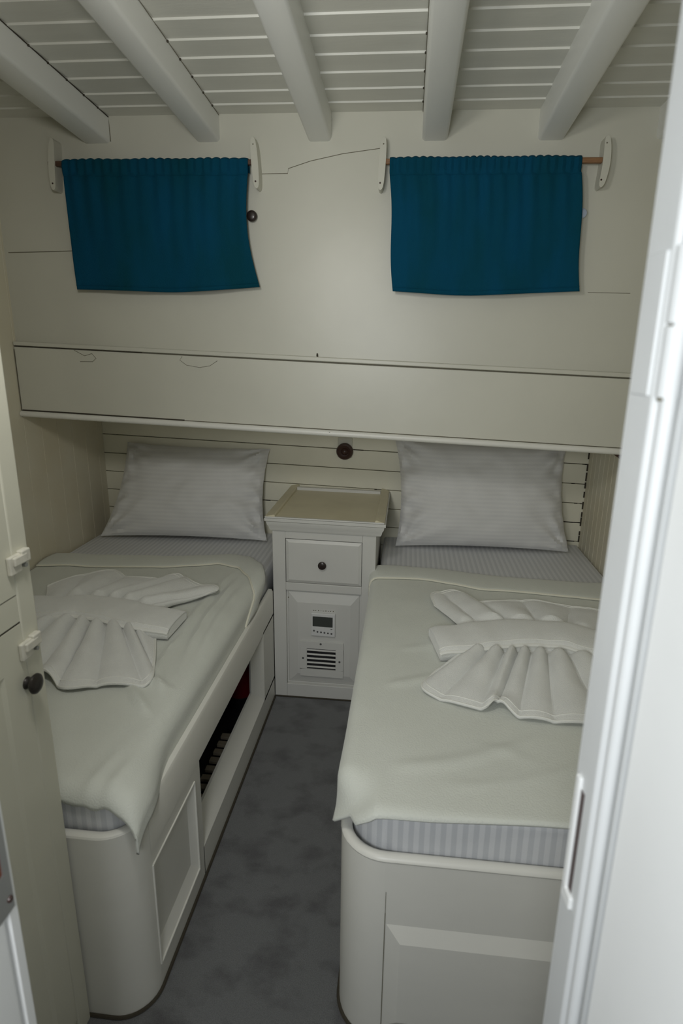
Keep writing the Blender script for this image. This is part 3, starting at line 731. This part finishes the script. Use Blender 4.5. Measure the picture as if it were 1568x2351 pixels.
# worn keeper slot low on the right jamb
m = MB()
sx = lambda y: .1755+(.510-y)*.0875
def slotbox(mm, y0, y1, z0, z1, p0, p1):
    mm.prism([(sx(y0)-p0, y0), (sx(y0)-p1, y0), (sx(y1)-p1, y1), (sx(y1)-p0, y1)], lambda p, q, a: (p, q, a), z0, z1)
slotbox(m, .493, .5015, .985, 1.116, -.001, .0035); slotbox(m, .480, .5015, .975, .989, -.001, .0035)
kp = m.build('keeper', DOORP, j2, bevel=.0015); kp['label'] = 'white rim of a dark worn slot in the jamb'
m = MB(); slotbox(m, .4855, .4928, .990, 1.104, -.001, .0006); m.build('slot', KNOBR, kp)
# door leaf, swung open towards the corridor
d0, d1 = Vector((.1905, .440, 0)), Vector((.292, -.12, 0)); dd = (d1-d0).normalized(); nn = Vector((-dd.y, dd.x, 0)); nn = nn if nn.x > 0 else -nn
m = MB(); pl = [d0, d1, d1+nn*.034, d0+nn*.034]
m.prism([(p.x, p.y) for p in pl], lambda p, q, a: (p, q, a), .012, 2.035)
dl = struct(m.build('door_1', DOORP, bevel=.003))
MB().tube([(.1845, .4535, .012), (.1845, .4535, 2.035)], .0058, 12).build('edge_bead', JAMBP, dl)
hz = (1.468, 1.518, 1.569)
hg = MB(); slotbox(hg, .474, .503, hz[0], hz[2], -.001, .0022); hg = hg.build('hinge', JAMBP, j2, bevel=.001); hg['label'] = 'white painted hinge with cracked paint at its joints'
for a, b in ((hz[0]+.0006, hz[1]-.0012), (hz[1]+.0012, hz[2])):
    MB().tube([(.1838, .4555, a), (.1838, .4555, b)], .0078, 14).build('knuckle', JAMBP, hg)
MB().tube([(.1838, .4555, hz[0]-.002), (.1838, .4555, hz[1])], .0066, 12).build('pin', CRACK, hg)
for z, w in ((1.545, .009), (1.50, .010), (1.480, .009)):
    q = d0+dd*.012; MB().box(q.x-.0012, q.x+.002, q.y-.006, q.y+.001, z-w, z+w).build('paint_chip', CRACK, dl)

# ------------------------------------------------------------------ camera
R = [[.99397, .03984, -.10214], [.10896, -.26220, .95884], [.01150, -.96419, -.26497]]
def setcam():
    f = 1373.
    d = Vector((940-784, 800-1175.5, f)).normalized(); a = -61.
    y2 = -(f*f+d[0]/d[2]*f*a)/(d[1]/d[2]*f)
    dn = Vector((a, y2, f)).normalized(); r = dn.cross(d)
    right = Vector((r[0], d[0], -dn[0])); down = Vector((r[1], d[1], -dn[1])); fwd = Vector((r[2], d[2], -dn[2]))
    cam = bpy.data.cameras.new('camera'); o = bpy.data.objects.new('camera', cam); C.objects.link(o)
    M = Matrix((right, -down, -fwd)).transposed().to_4x4(); M.translation = Vector((0, 0, 1.5)); o.matrix_world = M
    cam.sensor_fit = 'VERTICAL'; cam.sensor_height = 36; cam.sensor_width = 24; cam.lens = 36*f/2351
    cam.clip_start = .03
    cam.dof.use_dof = True; cam.dof.focus_distance = 2.25; cam.dof.aperture_fstop = 4.8
    S.camera = o
setcam()

# ------------------------------------------------------------------ light
W = bpy.data.worlds.new('World'); S.world = W; W.use_nodes = True
bg = W.node_tree.nodes['Background']; bg.inputs['Color'].default_value = (.90, .97, 1.0, 1); bg.inputs['Strength'].default_value = .10
def area(name, loc, aim, size, power, col):
    l = bpy.data.lights.new(name, 'AREA'); l.shape = 'DISK'; l.size = size; l.energy = power; l.color = col
    o = bpy.data.objects.new(name, l); C.objects.link(o); o.location = loc
    o.rotation_euler = (Vector(aim)-Vector(loc)).to_track_quat('-Z', 'Y').to_euler(); return o
area('cabin_fill', (-.40, .66, 1.93), (-.55, 2.2, 1.05), .22, 4.6, (1.0, .985, .93))  # added fill light just inside the doorway, no visible fitting
area('corridor_fill', (-.24, -.36, 1.54), (-.13, 2.0, 1.60), .5, 12.5, (.95, .985, 1.0))  # added unseen source behind the camera, standing in for corridor daylight

S.view_settings.view_transform = 'Standard'; S.view_settings.look = 'None'; S.view_settings.gamma = 1
S.view_settings.use_curve_mapping = False; S.view_settings.exposure = 0
